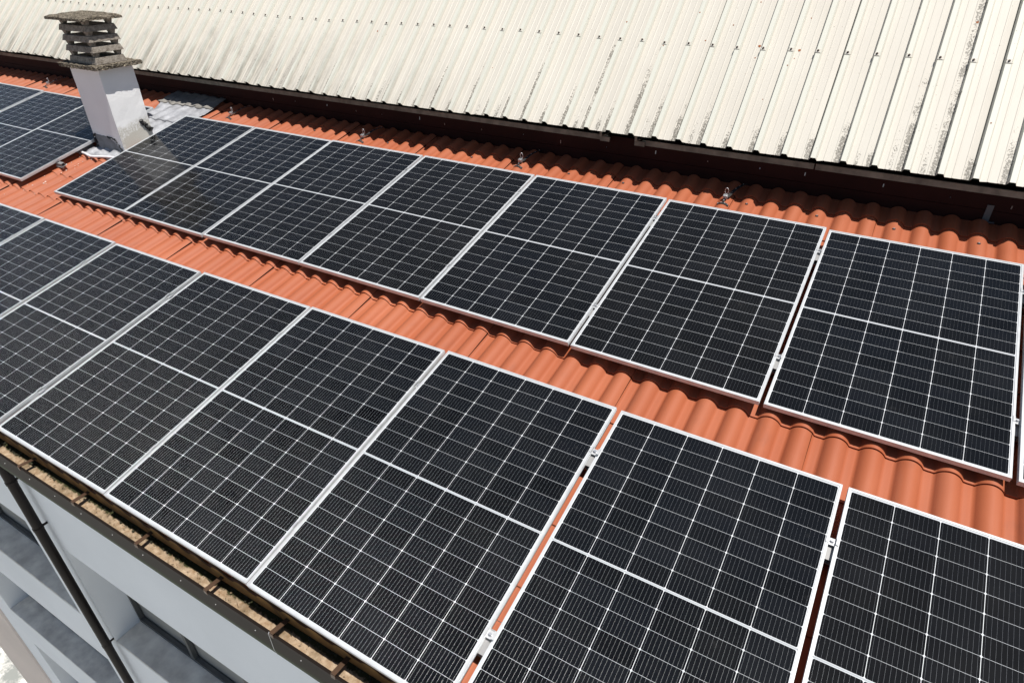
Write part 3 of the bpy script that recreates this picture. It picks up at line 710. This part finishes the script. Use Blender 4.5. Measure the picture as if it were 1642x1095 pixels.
# crumbs of mortar
ch_ = MB(); rr = random.Random(5)
for k in range(75):
    u = rr.gauss(-5.72, .13); v = rr.gauss(2.58, .17) if k % 3 else rr.gauss(2.2, .25)
    if u > -5.20 or u < -6.6 or (v > 2.05 and u < -5.74 and v < 3.8 and u < -5.76): continue
    clod(ch_, tuple(rf(u, v, prof((u - CR0) / PW) + .008)), rr.choice((.003, .004, .005, .009)), rr)
tag(ch_.build('mortar_crumbs', M['chip']), 'scattered white mortar crumbs on the terracotta tiles below the chimney', 'crumbs', kind='stuff')

# ------------------------------------------------------------ solar panels
PWD, PHT, PT = 1.134, 1.722, .030
def panel_proto():
    root = empty('solar_panel')
    f = MB(); lip = .0115
    a = [(0, 0), (PWD, 0), (PWD, PHT), (0, PHT)]
    i_ = [(lip, lip), (PWD - lip, lip), (PWD - lip, PHT - lip), (lip, PHT - lip)]
    i2 = [(lip + .0, lip + .0), (PWD - lip, lip), (PWD - lip, PHT - lip), (lip, PHT - lip)]
    vs = [(x, y, 0) for x, y in a] + [(x, y, 0) for x, y in i_] + [(x, y, -PT) for x, y in a] + [(x, y, -.0035) for x, y in i2] + [(x, y, -PT) for x, y in i_]
    fs = []
    for k in range(4):
        q = (k + 1) % 4
        fs += [(k, q, 4 + q, 4 + k), (4 + k, 4 + q, 12 + q, 12 + k), (8 + k, 8 + q, q, k), (16 + q, 16 + k, 12 + k, 12 + q), (8 + q, 8 + k, 16 + k, 16 + q)]
    f.add(vs, fs)
    # shallow grooves along the two long sides
    for xx, s_ in ((PWD, 1), (0, -1)):
        for zz in (-.010, -.019):
            f.box(min(xx, xx + s_ * .0012), max(xx, xx + s_ * .0012), .002, PHT - .002, zz - .0022, zz + .0022)
    fo = f.build('frame', M['alu'], root)
    for sgn in (0, 1):
        pass
    g_ = MB(); g_.add([(lip - .001, lip - .001, -.003), (PWD - lip + .001, lip - .001, -.003), (PWD - lip + .001, PHT - lip + .001, -.003), (lip - .001, PHT - lip + .001, -.003)], [(0, 1, 2, 3)])
    g_.add([(lip, lip, -.0075), (PWD - lip, lip, -.0075), (PWD - lip, PHT - lip, -.0075), (lip, PHT - lip, -.0075)], [(3, 2, 1, 0)], 1)
    g_.build('cell_sheet', [M['cells'], M['conduit']], root)
    return root
def clamp_proto():
    c = MB()
    h = .018
    c.box(-.0105, .0105, -h, h, -.016, -.0125); c.box(-.0130, -.0105, -h, h, -.016, .0030); c.box(.0105, .0130, -h, h, -.016, .0030)
    c.box(-.0190, -.0105, -h, h, .0010, .0032); c.box(.0105, .0190, -h, h, .0010, .0032)
    return c
proto = panel_proto()
cm = clamp_proto()
clamp0 = None
GAP = {'L': .030, 'U': .022, 'V': .024}
info = {'L0': (-5.823, -.0003, 0, -.0002), 'L1': (-4.6541, -.0025, -.0002, -.0013), 'L2': (-3.5197, -.0098, -.0009, -.0049), 'L3': (-2.3725, .0091, .0058, -.0158), 'L4': (-1.1875, .0079, .0035, 0), 'L5': (0, -.0011, -.0058, .0183), 'L6': (1.1732, -.0016, -.0026, .0031), 'L7': (2.3353, -.0016, .0001, -.0008),
        'U1': (-5.1262, .0061, .0084, -.0073), 'U2': (-3.9522, .0029, .0002, -.003), 'U3': (-2.8133, .0078, .0078, .0052), 'U4': (-1.6626, .0086, -.0008, .0086), 'U5': (-.475, -.0005, -.0029, .0143), 'U6': (.6967, -.0147, -.0031, .0124), 'U7': (1.8516, .002, -.0019, -.0141), 'U8': (2.9991, -.0111, .001, -.0064),
        'V0': (-9.3356, -.0072, -.0007, -.0071), 'V1': (-8.1339, -.0116, .0011, -.0114), 'V2': (-6.9073, .0177, .0016, .0104)}
lab = {'L0': 'black solar panel in the lower row, cut off at the left edge of the photo', 'L1': 'black solar panel in the lower row, second from the left edge of the photo',
       'L2': 'black solar panel in the lower row, third from the left edge of the photo', 'L3': 'black solar panel in the lower row directly above the top of the downpipe',
       'L4': 'lower row solar panel just left of the one whose lower corner meets the gutter joint', 'L5': 'large near solar panel in the lower row beside the joint in the brown gutter',
       'L6': 'second solar panel from the right in the lower row, running off the bottom edge', 'L7': 'nearest solar panel in the lower right corner, cut off by the photo',
       'U1': 'upper row solar panel beside the chimney, reflecting its white stucco', 'U2': 'second solar panel right of the chimney in the upper row', 'U3': 'third solar panel right of the chimney in the upper row',
       'U4': 'fourth solar panel right of the chimney in the upper row', 'U5': 'fifth solar panel right of the chimney in the upper row', 'U6': 'sixth upper row solar panel, with a bird dropping, left of the widest gap',
       'U7': 'largest whole solar panel of the upper row, near the right edge', 'U8': 'sliver of a solar panel at the right edge beyond the upper row',
       'V0': 'far left solar panel beyond the chimney, cut off by the left edge', 'V1': 'middle solar panel of the three beyond the chimney', 'V2': 'solar panel just left of the chimney with a free right side and end bracket'}
first = True
NEXT = {'L0': 'L1', 'L1': 'L2', 'L2': 'L3', 'L3': 'L4', 'L4': 'L5', 'L5': 'L6', 'L6': 'L7', 'U1': 'U2', 'U2': 'U3', 'U3': 'U4', 'U4': 'U5', 'U5': 'U6', 'U6': 'U7', 'U7': 'U8', 'V0': 'V1', 'V1': 'V2'}
def extra(kind, k):                                    # clamp with bolt, short rail under it
    pass
clampM = railM = None
def add_obj(name, mb, mats, parent, loc, cache={}):
    if name not in cache: o = mb.build(name, mats, parent); cache[name] = o.data
    else: o = bpy.data.objects.new(name, cache[name]); COL.objects.link(o); o.parent = parent
    o.location = loc; return o
bolt = MB(); bolt.tube([(0, 0, -.0125), (0, 0, -.0095)], .0085, 12); bolt.tube([(0, 0, -.0095), (0, 0, .0)], .0062, 6)
rail = MB(); rail.box(-.019, .019, -.065, .050, -.034, -.0305); rail.box(-.019, -.016, -.065, .050, -.064, -.034); rail.box(.016, .019, -.065, .050, -.064, -.034); rail.box(-.032, .032, -.065, .050, -.068, -.064)
for key, (u, v, r, z) in info.items():
    o = proto if first else copy_tree(proto)
    row = key[0]; up = row != 'L'
    mid = (u + PWD / 2, v + PHT / 2 + (2.07857 if up else 0), z + (.0206 if row == 'U' else (.0206 if row == 'V' else 0)))
    tilt = .01566 if up else 0
    mt = ROOF @ Matrix.Translation(mid) @ Matrix.Rotation(tilt, 4, 'X') @ Matrix.Rotation(r, 4, 'Z') @ Matrix.Translation((-PWD / 2, -PHT / 2, 0))
    o.matrix_world = mt; first = False
    tag(o, lab[key], 'solar panel', 'black solar panels in rows on the terracotta roof')
    info[key] = (o, mid, mt)
for key, (o, mid, mt) in info.items():                # small differences in the measured widths go into the panels, so the joints stay even
    sx = 1.0
    if key in NEXT: sx = min(1.03, max(.97, (info[NEXT[key]][1][0] - mid[0] - GAP[key[0]]) / PWD))
    o.matrix_world = mt @ Matrix.Diagonal((sx, 1, 1, 1)); info[key] = (o, mid, sx)
bpy.context.view_layer.update()
for key, (o, mid, sx) in info.items():
    vs_ = (.345, 1.405) if key[0] == 'L' else (.385, 1.455)
    if key in NEXT:
        nx = info[NEXT[key]][1]; gap = max(.006, (nx[0] - mid[0] - PWD * sx) / sx)
    elif key == 'V2': gap = .022
    else: continue
    if key == 'V2': vs_ = (.42,)
    for vv in vs_:
        c = add_obj('clamp', cm, M['aludull'], o, (PWD + gap / 2, vv, 0)); c.scale = (max(.8, gap / .021), 1, 1)
        b_ = add_obj('bolt', bolt, M['steel'], c, (0, 0, 0))
        rl_ = add_obj('rail', rail, M['railm'], o, (PWD + gap / 2, vv - .02, 0))
        if key == 'V2': rl_.rotation_euler = (0, 0, radians(90)); rl_.location = (PWD + .03, vv, 0)

# ------------------------------------------------------------ safety anchors in the top strip
def anchor_proto():
    root = empty('roof_anchor')
    def pz(u): return prof(u / PW)
    ft = MB()
    n = 14
    for i in range(n):                                 # flat foot wrapped over the crest
        u0, u1 = -.045 + .09 * i / n, -.045 + .09 * (i + 1) / n
        ft.add([(u0, -.016, pz(u0) + .005), (u1, -.016, pz(u1) + .005), (u1, .010, pz(u1) + .005), (u0, .010, pz(u0) + .005)], [(0, 1, 2, 3)])
    ft.box(-.008, .008, .010, .045, ZC + .006, ZC + .010)
    ft.build('foot_plate', M['black'], root)
    sb = MB()
    for u in (-.038, -.014, .014, .036): sb.tube([(u, -.003, pz(u) + .005), (u, -.003, pz(u) + .011)], .0052, 8)
    sb.tube([(0, .022, ZC + .01), (0, .022, ZC + .016)], .005, 8); sb.build('screws', M['steel'], root)
    bx = MB(); bx.box(-.017, .017, .042, .074, ZC + .010, ZC + .040); bx.build('clamp_block', M['steel'], root, .003)
    ri = MB(); ri.tube([(.012 * sin(t) * 1.1, .088 + .0 * t, ZC + .058 + .026 * cos(t) * -1) for t in [k * 2 * pi / 18 + .5 for k in range(16)]], .0032, 6)
    ri.box(-.006, .006, .074, .088, ZC + .028, ZC + .034); ri.build('ring', M['steel'], root)
    stp = MB()
    N = 10
    for i in range(N):                                 # perforated black strap climbing the tiles to the wall
        a, b = i / N, (i + 1) / N
        P = lambda t: (.085 * t + .012, .075 + .24 * t, ZC + .012 + .022 * sin(t * pi))
        A, B = P(a), P(b)
        stp.add([(A[0] - .014, A[1], A[2]), (A[0] + .014, A[1], A[2]), (B[0] + .014, B[1], B[2]), (B[0] - .014, B[1], B[2])], [(0, 1, 2, 3)])
        if i % 2 == 0: stp.tube([(A[0], A[1] + .01, A[2] + .001), (A[0], A[1] + .01, A[2] + .006)], .004, 6, 1)
    stp.build('strap', [M['black'], M['steel']], root)
    return root
an = anchor_proto(); first = True
alab = ['steel roof anchor on the tiles above the far left panels', 'steel roof anchor beside the grey felt, above the panel next to the chimney', 'steel roof anchor above the third panel right of the chimney', 'steel roof anchor in the upper strip above the end of the fourth panel', 'largest steel roof anchor, above the sixth panel of the upper row']
for (u, v), l in zip([(-8.62, 4.03), (-4.76, 4.04), (-2.69, 4.03), (-.87, 4.06), (1.06, 4.03)], alab):
    o = an if first else copy_tree(an); first = False
    uu = CR0 + round((u - CR0) / PW) * PW
    o.matrix_world = ROOF @ Matrix.Translation((uu, v, .006)); tag(o, l, 'roof anchor', 'roof anchors along the top of the tiles')
bpy.context.view_layer.update()
